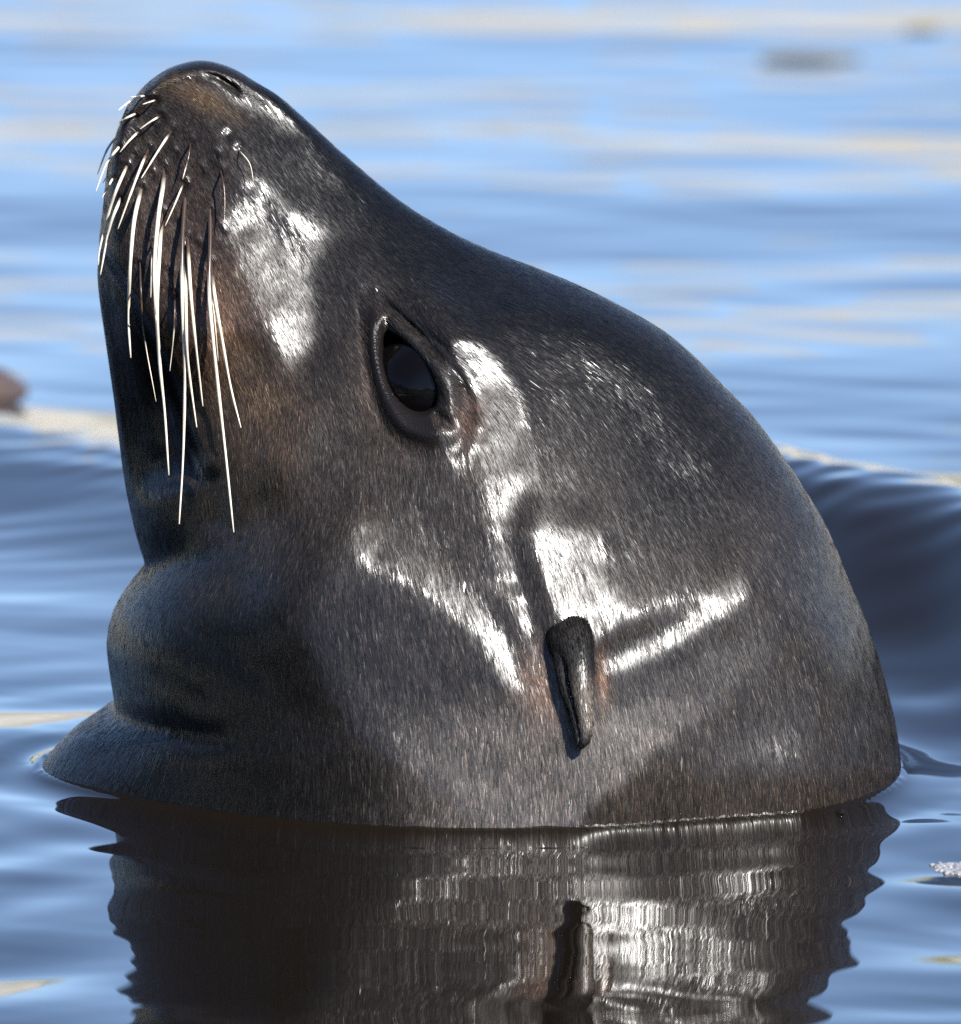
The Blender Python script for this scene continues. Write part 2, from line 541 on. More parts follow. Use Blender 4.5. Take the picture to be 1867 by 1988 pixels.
# unevenness of hide and fat under the coat
_P = np.stack([BU, BV], -1).reshape(-1, 2)
_rho = eye_rho(BU, BV)[0]
_h = (vnoise(_P, 11, 330) * 2.5 + vnoise(_P, 12, 130) * 0.9 + vnoise(_P * [1, 0.4], 13, 40) * 0.16).reshape(BU.shape)
_h *= smooth(1.6, 2.4, _rho) * smooth(0.1, 0.5, np.abs(np.sin(BPHI)))[None, :]
BP[..., 1] += np.sign(BP[..., 1]) * _h * S
BN, BDT = grid_normals(BP)
if FLIP:
    BN = -BN

# front surface lookup: depth (y) of the near side at a reference position
GS = 4
gw, gh = 1900 // GS + 60, 2100 // GS
DEPTH = np.full((gh, gw), np.nan)
mm = (BP[..., 1] < 0) & (BN[..., 1] < 0)
gi = np.clip((BV[mm] / GS).astype(int), 0, gh - 1)
gj = np.clip((BU[mm] / GS).astype(int) + 30, 0, gw - 1)
yy = BP[..., 1][mm]
order = np.argsort(-yy)
DEPTH[gi[order], gj[order]] = yy[order]
for _ in range(3):
    hole = np.isnan(DEPTH)
    acc = np.zeros_like(DEPTH)
    cnt = np.zeros_like(DEPTH)
    for di in (-1, 0, 1):
        for dj in (-1, 0, 1):
            q = np.roll(np.roll(DEPTH, di, 0), dj, 1)
            g = ~np.isnan(q)
            acc[g] += q[g]
            cnt[g] += 1
    ok = hole & (cnt > 2)
    DEPTH[ok] = acc[ok] / cnt[ok]

def depth_at(u, v):
    i = np.clip((np.asarray(v) / GS).astype(int), 0, gh - 1)
    j = np.clip((np.asarray(u) / GS).astype(int) + 30, 0, gw - 1)
    return DEPTH[i, j]

# coat colour, with painted throat and jaw shade, at a reference position
def pigment_and_shade(u, v):
    shp = u.shape
    c = np.zeros(shp + (3,))
    c[:] = (0.033, 0.028, 0.0245)
    def mix(w, col):
        nonlocal c
        w = np.clip(w, 0, 1)[..., None]
        c = c * (1 - w) + np.array(col) * w
    P = np.stack([u, v], -1).reshape(-1, 2)
    n1 = vnoise(P, 31, 260).reshape(shp)
    n2 = vnoise(P, 32, 90).reshape(shp)
    mix(gauss(u, v, 1350, 1050, 420, 420) * 0.75, (0.066, 0.056, 0.048))
    mix(gauss(u, v, 780, 930, 220, 150, 20) * 0.7, (0.056, 0.045, 0.036))
    mix(gauss(u, v, 335, 480, 120, 240) * 0.7, (0.085, 0.056, 0.042))
    mix(gauss(u, v, 410, 640, 60, 110, 0) * 0.75, (0.22, 0.125, 0.08))
    mix(gauss(u, v, 490, 830, 75, 190, -4) * 0.85, (0.165, 0.108, 0.066))
    mix(gauss(u, v, 400, 190, 90, 24, 24) * 0.9, (0.19, 0.12, 0.065))
    mix(gauss(u, v, 735, 700, 45, 120, 0) * 0.5, (0.12, 0.085, 0.06))
    mix(gauss(u, v, 905, 800, 30, 60) * 0.6, (0.15, 0.09, 0.06))
    mix(gauss(u, v, 1055, 1350, 42, 85, -8) * 0.85, (0.22, 0.135, 0.09))
    mix(gauss(u, v, 1166, 1310, 12, 60) * 0.8, (0.22, 0.11, 0.055))
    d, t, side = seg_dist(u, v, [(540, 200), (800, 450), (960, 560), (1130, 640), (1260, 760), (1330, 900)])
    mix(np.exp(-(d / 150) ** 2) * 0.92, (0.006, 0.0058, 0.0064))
    # shade of the throat and jaw, painted into the coat colour
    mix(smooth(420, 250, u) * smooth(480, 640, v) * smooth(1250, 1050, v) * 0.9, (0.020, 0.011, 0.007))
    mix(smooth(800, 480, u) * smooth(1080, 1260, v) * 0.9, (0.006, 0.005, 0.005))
    # dry patch under the ear; soaked fur beyond its edge
    edge = (v - 1465) * (1080 - 1245) / (1600 - 1465) + 1245 + n2 * 14
    dry = smooth(12, -12, u - edge) * smooth(700, 980, u) * smooth(1290, 1430, v)
    mix(dry * 0.85, (0.14, 0.122, 0.108))
    wet = smooth(-8, 14, u - edge) * smooth(1400, 1540, v + n2 * 18)
    mix(wet * 0.75, (0.034, 0.025, 0.018))
    for (a_, b_) in FOLL:
        m_ = (np.abs(u - a_) < 24) & (np.abs(v - b_) < 24)
        if m_.any():
            g_ = 0.85 * np.exp(-((u[m_] - a_) / 7) ** 2 - ((v[m_] - b_) / 9) ** 2)
            c[m_] = c[m_] * (1 - g_[:, None]) + np.array([0.010, 0.006, 0.004]) * g_[:, None]
    c *= (1 + 0.22 * n1 + 0.16 * n2)[..., None]
    return np.clip(c * 0.45, 0.002, 1)

def bare(u, v):
    """1 where there is no fur: lids, lips, nose leather"""
    rho, a, b = eye_rho(u, v)
    m = smooth(1.0, 0.82, rho / np.where(b > 0, 1.25, 2.0))
    d, t, side = seg_dist(u, v, MOUTH)
    m = np.maximum(m, smooth(24, 10, d) * smooth(1, 0.85, t))
    d, t, side = seg_dist(u, v, [(330, 120), (395, 118), (440, 135), (480, 170), (500, 200)])
    m = np.maximum(m, smooth(34, 8, d) * 0.8)
    return m

# ------------------------------------------------------------------ body object
lion = obj('sea_lion', None, label='dark wet sea lion with raised whiskered muzzle, submerged to the neck', category='sea lion')
F = grid_faces(NT, NP, True)
if FLIP:
    F = F[:, ::-1]
V = BP.reshape(-1, 3)
pole = len(V)
V = np.vstack([V, BP[0].mean(0)[None]])
j = np.arange(NP)
cap = np.stack([np.full(NP, pole), j, (j + 1) % NP], -1)
if FLIP:
    cap = cap[:, ::-1]
me = mesh_np('body', V, [F, cap])
bu, bv = BU.reshape(-1), BV.reshape(-1)
pc = pigment_and_shade(bu, bv)
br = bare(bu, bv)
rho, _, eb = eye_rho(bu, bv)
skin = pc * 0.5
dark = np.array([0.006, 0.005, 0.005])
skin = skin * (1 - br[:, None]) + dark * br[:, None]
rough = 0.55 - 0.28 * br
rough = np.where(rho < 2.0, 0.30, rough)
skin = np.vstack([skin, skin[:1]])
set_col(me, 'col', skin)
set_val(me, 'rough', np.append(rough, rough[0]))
body = obj('body', me, m_skin, lion)

# ------------------------------------------------------------------ fur: short flat hairs lying along the body
def on_grid(A, i, jj):
    """bilinear lookup in a body grid at fractional ring and column"""
    i = np.clip(i, 0, NT - 1.001)
    i0 = i.astype(int); fi = (i - i0)[:, None]
    j0 = np.floor(jj).astype(int); fj = (jj - j0)[:, None]
    j1 = (j0 + 1) % NP; j0 = j0 % NP
    return (A[i0, j0] * (1 - fi) + A[i0 + 1, j0] * fi) * (1 - fj) + (A[i0, j1] * (1 - fi) + A[i0 + 1, j1] * fi) * fj

BDP = (np.roll(BP, -1, axis=1) - np.roll(BP, 1, axis=1)) / 2

def build_fur(n_near=460000, n_far=36000):
    out_v, out_c = [], []
    P00 = BP[:-1, :]; P10 = BP[1:, :]; P01 = np.roll(BP, -1, 1)[:-1]
    area = np.linalg.norm(np.cross(P10 - P00, P01 - P00), axis=-1)
    visible = P00[..., 2] > -0.010
    nearm = BP[:-1, :, 1] < 0
    for cnt, mask, wk in ((n_near, nearm, 1.0), (n_far, ~nearm, 2.2)):
        a = (area * mask * visible).ravel()
        cdf = np.cumsum(a)
        idx = np.searchsorted(cdf, rng.random(cnt) * cdf[-1])
        i = (idx // NP) + rng.random(cnt)
        jj = (idx % NP) + rng.random(cnt)
        pos = on_grid(BP, i, jj)
        near = pos.copy()
        near[:, 1] = -np.abs(near[:, 1])
        u, v = project(near)
        keep = rng.random(cnt) > bare(u, v) * 1.2
        i, jj, pos, u, v = i[keep], jj[keep], pos[keep], u[keep], v[keep]
        n = len(pos)
        nor = on_grid(BN, i, jj); nor /= np.linalg.norm(nor, axis=1, keepdims=True)
        dt, dp = on_grid(BDT, i, jj), on_grid(BDP, i, jj)
        tan = dt / (np.linalg.norm(dt, axis=1, keepdims=True) + 1e-12)
        # the coat runs back from the nose and hangs downwards on the cheeks
        w = 0.30 + 0.45 * gauss(u, v, 660, 980, 420, 260) - 0.25 * gauss(u, v, 1100, 620, 300, 160, 35)
        w = np.clip(w, 0, 0.8)[:, None]
        down = np.array([0.0, 0, -1.0]) + nor * nor[:, 2:3]
        down /= np.linalg.norm(down, axis=1, keepdims=True) + 1e-9
        tan = tan * (1 - w) + down * w
        tan /= np.linalg.norm(tan, axis=1, keepdims=True)
        PP = np.stack([u, v], -1)
        ang = 0.10 * vnoise(PP, 41, 300) + 0.10 * vnoise(PP, 42, 70) + rng.normal(0, 0.085, n)
        sidev = np.cross(nor, tan)
        sidev /= np.linalg.norm(sidev, axis=1, keepdims=True)
        d = tan * np.cos(ang)[:, None] + sidev * np.sin(ang)[:, None]
        # wet locks: neighbouring hairs lean together
        across, along = (u * 0.97 - v * 0.22), (u * 0.22 + v * 0.97)
        QQ = np.stack([across, along * 0.28], -1)
        roll = rng.normal(0, 0.075, n) + 0.085 * vnoise(QQ, 44, 17) + 0.045 * vnoise(QQ, 45, 8)
        sv = np.cross(nor, d)
        sv = sv * np.cos(roll)[:, None] + nor * np.sin(roll)[:, None]
        muzz = smooth(620, 330, u) * smooth(700, 480, v)
        neck = smooth(900, 1500, v)
        L = (0.0054 + 0.0024 * neck) * (1 - 0.5 * muzz) * rng.uniform(0.6, 1.35, n)
        wd = (0.00012 + 0.00002 * neck) * wk * rng.uniform(0.65, 1.35, n) * (1 - 0.2 * muzz)
        # follow the curved hide: step along the body grid in the hair's direction
        g11, g12, g22 = (dt * dt).sum(1), (dt * dp).sum(1), (dp * dp).sum(1)
        b1, b2 = (d * dt).sum(1), (d * dp).sum(1)
        det = g11 * g22 - g12 * g12 + 1e-20
        si, sj = (b1 * g22 - b2 * g12) / det, (b2 * g11 - b1 * g12) / det
        si, sj = np.clip(si * L, -40, 40), np.clip(sj * L, -30, 30)
        mid = on_grid(BP, i + si * 0.5, jj + sj * 0.5)
        tip = on_grid(BP, i + si, jj + sj)
        h = rng.uniform(0.00003, 0.00022, n) + muzz * rng.uniform(0, 0.00010, n)
        base = pos + nor * 0.00001
        mid = mid + nor * (h * 0.55)[:, None]
        tip = tip + nor * h[:, None]
        w2 = sv * wd[:, None]
        vv = np.stack([base - w2 * 0.8, base + w2 * 0.8, mid - w2, mid + w2, tip], 1)
        col = pigment_and_shade(u, v)
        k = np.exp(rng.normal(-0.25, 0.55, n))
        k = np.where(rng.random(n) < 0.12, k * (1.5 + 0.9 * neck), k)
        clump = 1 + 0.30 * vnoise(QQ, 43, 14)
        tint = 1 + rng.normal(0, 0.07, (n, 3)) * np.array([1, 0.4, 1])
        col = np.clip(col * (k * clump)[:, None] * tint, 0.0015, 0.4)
        out_v.append(vv)
        out_c.append(col)
    vv = np.concatenate(out_v)
    cc = np.concatenate(out_c)
    n = len(vv)
    b = (np.arange(n) * 5)[:, None]
    quads = b + np.array([[0, 1, 3, 2]])
    tris = b + np.array([[2, 3, 4]])
    me = mesh_np('fur', vv.reshape(-1, 3), [quads, tris])
    set_col(me, 'col', np.repeat(cc, 5, axis=0))
    # most hairs carry a film of water, some have drained and shine more broadly
    set_val(me, 'gloss', np.repeat(np.where(rng.random(n) < 0.72, rng.uniform(0.19, 0.28, n), rng.uniform(0.30, 0.46, n)), 5))
    return me

obj('fur', build_fur(), m_fur, lion, kind='stuff')

# ------------------------------------------------------------------ eyes
def uv_sphere(center, r, n=40, m=64):
    th = np.linspace(0, math.pi, n)
    ph = np.linspace(0, 2 * math.pi, m, endpoint=False)
    X = np.sin(th)[:, None] * np.cos(ph)
    Z = np.sin(th)[:, None] * np.sin(ph)
    Y = -np.cos(th)[:, None] * np.ones(m)
    bulge = 1 + 0.06 * np.exp(-(th / 0.55) ** 2)[:, None]
    D = np.stack([X, Y, Z], -1)
    return center + D * r * bulge[..., None], th

for side in (1, -1):
    # the ball fills the ring of the lids from behind
    th0 = np.linspace(0, 2 * math.pi, 24, endpoint=False)
    ra, rb = 86 * 1.2 * np.cos(th0), 38 * 1.2 * np.sin(th0)
    ru = EYE_C[0] + ra * EYE_A[0] + rb * EYE_A[1]
    rv = EYE_C[1] + ra * EYE_A[1] - rb * EYE_A[0]
    ring = unproject(ru, rv, depth_at(ru, rv))
    cen0 = ring.mean(0)
    nn = np.linalg.svd(ring - cen0)[2][2]
    nn = nn if nn[1] < 0 else -nn
    r = 122 * S
    c = cen0 - nn * 121 * S + np.array([-4 * S, 0, 4 * S])
    P, th = uv_sphere(np.zeros(3), r)
    # turn the ball to face outwards and a little up and back as the socket does
    a = R(14); ca, sa = math.cos(a), math.sin(a)
    P = np.stack([P[..., 0], P[..., 1] * ca + P[..., 2] * sa, -P[..., 1] * sa + P[..., 2] * ca], -1)
    P = P + c
    P[..., 1] *= side
    Fq = grid_faces(P.shape[0], P.shape[1], True)
    if side < 0:
        Fq = Fq[:, ::-1]
    me = mesh_np('eye', P.reshape(-1, 3), Fq)
    colr = np.zeros((P.shape[0], P.shape[1], 3))
    iris = smooth(0.18, 0.26, th)[:, None, None]
    outer = smooth(0.62, 0.72, th)[:, None, None]
    colr[:] = np.array([0.002, 0.002, 0.002]) * (1 - iris) + np.array([0.0016, 0.0010, 0.0009]) * iris
    colr = colr * (1 - outer) + np.array([0.002, 0.0015, 0.0015]) * outer
    set_col(me, 'col', colr.reshape(-1, 3))
    obj('eye', me, m_eye, lion)

# ------------------------------------------------------------------ ears: small rolled pinna
EAR = [  # u, v, half width, lift off the head
    (1082, 1150, 28, -70), (1095, 1196, 40, -34), (1107, 1240, 44, -4), (1115, 1282, 38, 13), (1120, 1326, 34, 22),
    (1127, 1368, 25, 27), (1132, 1404, 19, 29), (1133, 1430, 14, 29), (1130, 1448, 8, 28), (1128, 1455, 2, 27)]
EA = np.array(EAR, float)
t = np.linspace(0, len(EAR) - 1, 70)
ec = catmull(EA, t)
dsurf = depth_at(ec[:, 0], ec[:, 1])
dsurf = np.where(np.isnan(dsurf), np.nanmean(dsurf), dsurf)
dsurf = np.convolve(np.pad(dsurf, 12, mode='edge'), np.ones(25) / 25, 'valid')
cen = unproject(ec[:, 0], ec[:, 1], dsurf - ec[:, 3] * S)
tg = np.gradient(cen, axis=0)
tg /= np.linalg.norm(tg, axis=1, keepdims=True)
outv = np.array([0.10, -1.0, 0.12]); outv /= np.linalg.norm(outv)
sidev = np.cross(tg, outv); sidev /= np.linalg.norm(sidev, axis=1, keepdims=True)
if sidev[:, 0].mean() < 0:
    sidev = -sidev
ov = np.cross(sidev, tg)
ov *= np.sign((ov @ outv))[:, None]
na = 48
al = np.linspace(0, 2 * math.pi, na, endpoint=False)
rad = np.ones((len(t), na))
# the roll's opening: a groove along the lower left side
gpos = R(140)
dd = (al - gpos + math.pi) % (2 * math.pi) - math.pi
gr = np.exp(-(dd / 0.26) ** 2)[None, :] * (smooth(2.2, 3.6, t) * smooth(7.8, 6.6, t))[:, None]
rad = rad * (1 - 0.62 * gr)
E = cen[:, None] + (sidev[:, None] * (np.cos(al) * 1.0)[None, :, None] + ov[:, None] * (np.sin(al) * 0.52)[None, :, None]) * (rad * ec[:, 2:3] * S)[..., None]
ecol = np.zeros((len(t), na, 3))
tn = t / (len(EAR) - 1)
pale = (smooth(0.34, 0.55, tn) * smooth(0.80, 0.62, tn))[:, None, None] * smooth(-0.6, 0.3, np.cos(al))[None, :, None]
ecol[:] = (0.007, 0.006, 0.005)
ecol = ecol * (1 - pale) + np.array([0.085, 0.07, 0.056]) * pale
for side in (1, -1):
    P = E.copy()
    P[..., 1] *= side
    Fq = grid_faces(len(t), na, True)
    if side < 0:
        Fq = Fq[:, ::-1]
    me = mesh_np('ear', P.reshape(-1, 3), Fq)
    set_col(me, 'col', ecol.reshape(-1, 3))
    set_val(me, 'rough', np.repeat(0.60 - 0.32 * smooth(0.62, 0.9, tn), na))
    ear = obj('ear', me, m_skin, lion)
    if side == 1:
        ng, ngdt = grid_normals(P)
        if np.mean(np.sum((P - P.mean(1, keepdims=True)) * ng, -1)) < 0:
            ng = -ng
        nh = 15000
        ii = (rng.random(nh) ** 1.15 * (len(t) * 0.80)).astype(int)
        ja = rng.integers(0, na, nh)
        pos, nor = P[ii, ja], ng[ii, ja]
        d_ = ngdt[ii, ja]
        d_ = d_ / np.linalg.norm(d_, axis=1, keepdims=True) + rng.normal(0, 0.10, (nh, 3))
        d_ /= np.linalg.norm(d_, axis=1, keepdims=True)
        sv = np.cross(nor, d_); sv /= np.linalg.norm(sv, axis=1, keepdims=True)
        L = 0.0042 * rng.uniform(0.6, 1.3, nh) * (1 - 0.45 * ii / len(t))
        wd = 0.00013 * rng.uniform(0.7, 1.3, nh)
        base = pos - nor * 0.0001
        mid = base + d_ * (L * 0.5)[:, None] + nor * (L * 0.05)[:, None]
        tip = base + d_ * L[:, None] + nor * (L * 0.06)[:, None]
        w2 = sv * wd[:, None]
        vv = np.stack([base - w2 * 0.8, base + w2 * 0.8, mid - w2, mid + w2, tip], 1)
        b5 = (np.arange(nh) * 5)[:, None]
        me = mesh_np('ear_fur', vv.reshape(-1, 3), [b5 + np.array([[0, 1, 3, 2]]), b5 + np.array([[2, 3, 4]])])
        hc = ecol[ii, ja] * np.exp(rng.normal(0, 0.5, nh))[:, None]
        set_col(me, 'col', np.repeat(hc, 5, axis=0))
        set_val(me, 'gloss', np.full(nh * 5, 0.3))
        obj('ear_fur', me, m_fur, ear, kind='stuff')

# ------------------------------------------------------------------ whiskers, each its own part
def whisker(path, r0, dark, side, out_k):
    pts = np.array(path, float)
    n = 22
    L = np.concatenate([[0], np.cumsum(np.linalg.norm(np.diff(pts, axis=0), axis=1))])
    tt = np.interp(np.linspace(0, L[-1], n), L, np.arange(len(pts)))
    q = catmull(pts, tt)
    s = np.linspace(0, 1, n)
    y0 = depth_at(q[0, 0], q[0, 1])
    if np.isnan(y0):
        y0 = -120 * S
    ysurf = depth_at(q[:, 0], q[:, 1])
    line = y0 + 5 * S - out_k * L[-1] * S * (s ** 0.9)
    free = np.where(np.isnan(ysurf), 9, ysurf - (r0 + 1 + 30 * smooth(0, 0.25, s)) * S)
    y = np.where(s < 0.06, line, np.minimum(line, free))
    y = np.convolve(np.pad(y, 2, mode='edge'), [0.1, 0.2, 0.4, 0.2, 0.1], 'valid')
    y[0] = y0 + 6 * S
    c = unproject(q[:, 0], q[:, 1], y)
    c[:, 1] *= side
    tg = np.gradient(c, axis=0)
    tg /= np.linalg.norm(tg, axis=1, keepdims=True)
    e1 = np.cross(tg, [1.0, 0.2, 0.1]); e1 /= np.linalg.norm(e1, axis=1, keepdims=True)
    e2 = np.cross(tg, e1)
    m = 7
    al = np.linspace(0, 2 * math.pi, m, endpoint=False)
    rr = r0 * S * (1.0 - 0.68 * s ** 1.7)
    knot = 1 + 0.10 * np.sin(s * 21 + r0 * 9) * (s > 0.4)
    rr = rr * knot
    V = c[:, None] + (e1[:, None] * np.cos(al)[None, :, None] + e2[:, None] * np.sin(al)[None, :, None]) * rr[:, None, None]
    V = np.vstack([V.reshape(-1, 3), c[-1:] + tg[-1:] * rr[-1]])
    Fq = grid_faces(n, m, True)
    k = np.arange(m)
    tip = np.stack([(n - 1) * m + k, np.full(m, n * m), (n - 1) * m + (k + 1) % m], -1)
    me = mesh_np('whisker', V, [Fq, tip])
    w = smooth(dark + 0.06, max(dark - 0.04, 0.0), s)[:, None] if dark > 0 else np.zeros((n, 1))
    stain = (0.25 * (np.sin(s * 17 + r0 * 5) > 0.75) * (s > 0.3))[:, None]
    col = np.array([0.52, 0.47, 0.38]) * (1 - w) + np.array([0.035, 0.020, 0.014]) * w
    col = col * (1 - stain) + np.array([0.36, 0.23, 0.10]) * stain
    C = np.vstack([np.repeat(col, m, axis=0), col[-1:]])
    set_col(me, 'col', C)
    return me

for path, r0, dark in WH:
    obj('whisker', whisker(path, r0, dark, 1, 0.30), m_whisk, lion)
for k in (2, 4, 6, 8, 9, 10, 11, 12, 13, 16):
    path, r0, dark = WH[k]
    obj('whisker', whisker([(a - 4, b) for a, b in path], r0, dark, -1, 0.35), m_whisk, lion)

# ------------------------------------------------------------------ water
def section_at_water():
    """outline of the neck where it meets z = 0"""
    z = BP[..., 2]
    out = []
    for jx in range(0, NP, 2):
        col = z[:, jx]
        k = np.where((col[:-1] >= 0) & (col[1:] < 0))[0]
        if len(k):
            k = k[-1]
            f = col[k] / (col[k] - col[k + 1])
            out.append(BP[k, jx] * (1 - f) + BP[k + 1, jx] * f)
    return np.array(out)[:, :2]

SEC = section_at_water()

def spaced(segs):
    out = [segs[0][0]]
    for a, b, step0, step1 in segs:
        x = a
        while x < b - 1e-9:
            f = (x - a) / (b - a)
            x += step0 + (step1 - step0) * f
            out.append(min(x, b))
    return np.unique(np.round(out, 5))

xs_p = spaced([(0, 0.27, 0.0024, 0.0024), (0.27, 0.6, 0.0024, 0.03), (0.6, 6, 0.03, 0.6), (6, 60, 0.6, 8)])
xs = np.concatenate([-xs_p[:0:-1], xs_p])
ys_p = spaced([(-0.25, 0.35, 0.0024, 0.0026), (0.35, 1.2, 0.0028, 0.005), (1.2, 3.6, 0.005, 0.012), (3.6, 9, 0.014, 0.35), (9, 26, 0.35, 2)])
ys_n = spaced([(0.25, 0.66, 0.0024, 0.003), (0.66, 2, 0.004, 0.1), (2, 36, 0.1, 4)])
ys_ = np.unique(np.concatenate([-ys_n, ys_p]))
X, Y = np.meshgrid(xs, ys_)

def water_height(X, Y):
    r = np.random.default_rng(5)
    H = np.zeros(X.shape)
    rr = np.hypot(X * 0.6, Y)
    # ripples: crests mostly across the view, slope set per component
    for lam, slope, n, spread in ((0.045, 0.0045, 7, 0.5), (0.07, 0.013, 9, 0.45), (0.09, 0.0075, 8, 0.4), (0.18, 0.0095, 8, 0.35), (0.38, 0.010, 7, 0.35), (0.9, 0.010, 5, 0.4)):
        for _ in range(n):
            l = lam * r.uniform(0.75, 1.35)
            th = r.normal(0, spread)
            k = 2 * math.pi / l
            a = slope / k / math.sqrt(n / 2)
            warp = 0.35 * l * np.sin(X * 2 * math.pi / (l * 5.5) + r.uniform(0, 6.3)) + 0.3 * l * np.sin(Y * 2 * math.pi / (l * 4.1) + r.uniform(0, 6.3))
            amp = a * (0.6 + 0.6 * np.sin(X * 2 * math.pi / (l * 7) + r.uniform(0, 6.3)) * np.sin(Y * 2 * math.pi / (l * 6) + r.uniform(0, 6.3)))
            f = smooth(l * 90, l * 30, rr)
            if lam == 0.07:
                f = f * smooth(0.35, 0.9, Y)
            H += amp * f * np.sin(k * (math.sin(th) * X + math.cos(th) * (Y + warp)) + r.uniform(0, 6.3))
    return H

def swell(X, Y):
    # the animal's own wave behind it: a smooth ridge, nearer on the right than on the left
    yc = 0.635 - 1.2 * np.clip(X, -0.3, 0.3) + 0.02 * np.sin(X * 9) + (0.014 * np.sin(X * 43 + 1) + 0.009 * np.sin(X * 91 + 2)) * smooth(-0.15, 0.05, X)
    w = smooth(-0.12, 0.12, X)
    front = 0.20 - 0.02 * w
    d = Y - yc
    face = np.where(d < 0, np.exp(-(d / front) ** 2), np.exp(-(d / (0.13 + 0.10 * w)) ** 2))
    amp = 0.018 + 0.043 * w
    rip = 0.0004 * np.sin(2 * math.pi / 0.043 * (Y + 0.10 * X + 0.012 * np.sin(X * 21 + 1))) + 0.00016 * np.sin(2 * math.pi / 0.029 * (Y - 0.16 * X + 0.008 * np.sin(X * 33)) + 1.3)
    amp = amp + (0.5 + 0.5 * w) * rip * smooth(0.05, -0.06, d) / np.maximum(face, 0.25) * (0.5 + 0.5 * np.sin(X * 13 + Y * 9))
    crest = np.exp(-((d - 0.03) / 0.10) ** 2)
    frill = 0.00040 * np.sin(2 * math.pi / 0.047 * (Y + 0.3 * X) + 2 * np.sin(X * 38)) + 0.00030 * np.sin(2 * math.pi / 0.034 * (Y - 0.5 * X) + 2 * np.sin(X * 57 + 1)) + 0.0003 * np.sin(2 * math.pi / 0.06 * (0.7 * Y + 0.9 * X) + 1.0)
    amp = amp + crest * frill / np.maximum(face, 0.3)
    return amp * face * smooth(1.6, 0.5, np.abs(X))

H = water_height(X, Y)
calm = 1 - 0.45 * np.exp(-((Y + 0.25) / 0.28) ** 2) * np.exp(-(X / 0.45) ** 2)
side_ = 1 + 1.6 * smooth(0.13, 0.22, np.abs(X + 0.01)) * smooth(0.25, 0.0, Y)
H = H * calm * side_ + swell(X, Y)
# broken chop to both sides of the neck, steep enough to catch the far bank
_m = (smooth(-0.13, -0.19, X) + smooth(0.15, 0.20, X)) * smooth(0.30, 0.12, Y) * smooth(-1.2, -0.7, Y) * smooth(1.5, 0.6, np.abs(X))
for _l, _s, _t, _p in ((0.15, 0.044, 0.16, 0.7), (0.098, 0.024, -0.22, 2.1), (0.23, 0.020, 0.05, 4.0)):
    _w = 0.5 + 0.5 * np.sin(X * 2 * math.pi / (_l * 3.1) + 3 * Y / _l * 0.4 + _p)
    H += _m * _w * _s * _l / (2 * math.pi) * np.sin(2 * math.pi / _l * (Y + _t * X + 0.2 * _l * np.sin(X * 2 * math.pi / (_l * 2.3) + _p)) + _p)
# water drawn up on the wet coat and small rings round the neck
near = (np.abs(X) < 0.5) & (np.abs(Y) < 0.6)
idx = np.where(near)
q = np.stack([X[idx], Y[idx]], -1)
dmin = np.full(len(q), 1e9)
for a, b in zip(SEC, np.roll(SEC, -1, 0)):
    ab = b - a
    l2 = ab @ ab
    if l2 < 1e-12:
        continue
    tt = np.clip(((q - a) @ ab) / l2, 0, 1)
    dmin = np.minimum(dmin, np.hypot(*(q - a - tt[:, None] * ab).T))
men = 0.0030 * np.exp(-dmin / 0.0045) + 0.0004 * np.exp(-dmin / 0.09) * np.cos(dmin * 2 * math.pi / 0.055 + 0.6)
damp = smooth(0.0, 0.03, dmin)
H[idx] = H[idx] * (0.35 + 0.65 * damp) + men
Wv = np.stack([X, Y, H], -1)
Fw = grid_faces(len(ys_), len(xs))[:, ::-1]
me = mesh_np('water', Wv.reshape(-1, 3), Fw)
if me.polygons[0].normal.z < 0:
    me.flip_normals()
obj('water', me, m_water, kind='structure')

# ------------------------------------------------------------------ far bank, seen only mirrored in the ripples
bx = np.linspace(-60, 60, 240)
by = np.concatenate([np.linspace(17, 24, 36), np.linspace(24.5, 60, 20)])
BX, BY = np.meshgrid(bx, by)
Pn = np.stack([BX.ravel(), BY.ravel()], -1)
shore = 18.5 + vnoise(np.stack([bx, bx * 0], -1), 51, 24)[None, :] * 1.2
BZ = np.clip((BY - shore) * 0.42, -0.6, 2.35) + 0.10 * vnoise(Pn, 52, 5).reshape(BX.shape) + 0.03 * vnoise(Pn, 53, 1.4).reshape(BX.shape)
me = mesh_np('bank', np.stack([BX, BY, BZ], -1).reshape(-1, 3), grid_faces(len(by), len(bx))[:, ::-1])
if me.polygons[len(me.polygons) // 2].normal.z < 0:
    me.flip_normals()
obj('bank', me, m_bank, kind='structure')
nr = 9000
rx = rng.uniform(-45, 45, nr)
rx = rx[vnoise(np.stack([rx, rx * 0], -1), 54, 9) > 0.05]
nr = len(rx)
ry = 24.2 + rng.uniform(0, 2.2, nr)
hgt = rng.uniform(0.35, 0.95, nr)
lean = rng.normal(0, 0.15, nr)
base = np.stack([rx, ry, np.full(nr, 2.2)], -1)
wv = np.array([0.035, 0.01, 0])
midp = base + np.stack([lean * hgt * 0.4, rng.normal(0, 0.05, nr), hgt * 0.6], -1)
tip = base + np.stack([lean * hgt * 1.2, rng.normal(0, 0.12, nr), hgt], -1)
vv = np.stack([base - wv, base + wv, midp - wv * 0.8, midp + wv * 0.8, tip], 1)
b = (np.arange(nr) * 5)[:, None]
me = mesh_np('reeds', vv.reshape(-1, 3), [b + np.array([[0, 1, 3, 2]]), b + np.array([[2, 3, 4]])])
obj('reeds', me, m_reed, kind='stuff', label='dry tan and olive reeds along the far bank', category='reeds')

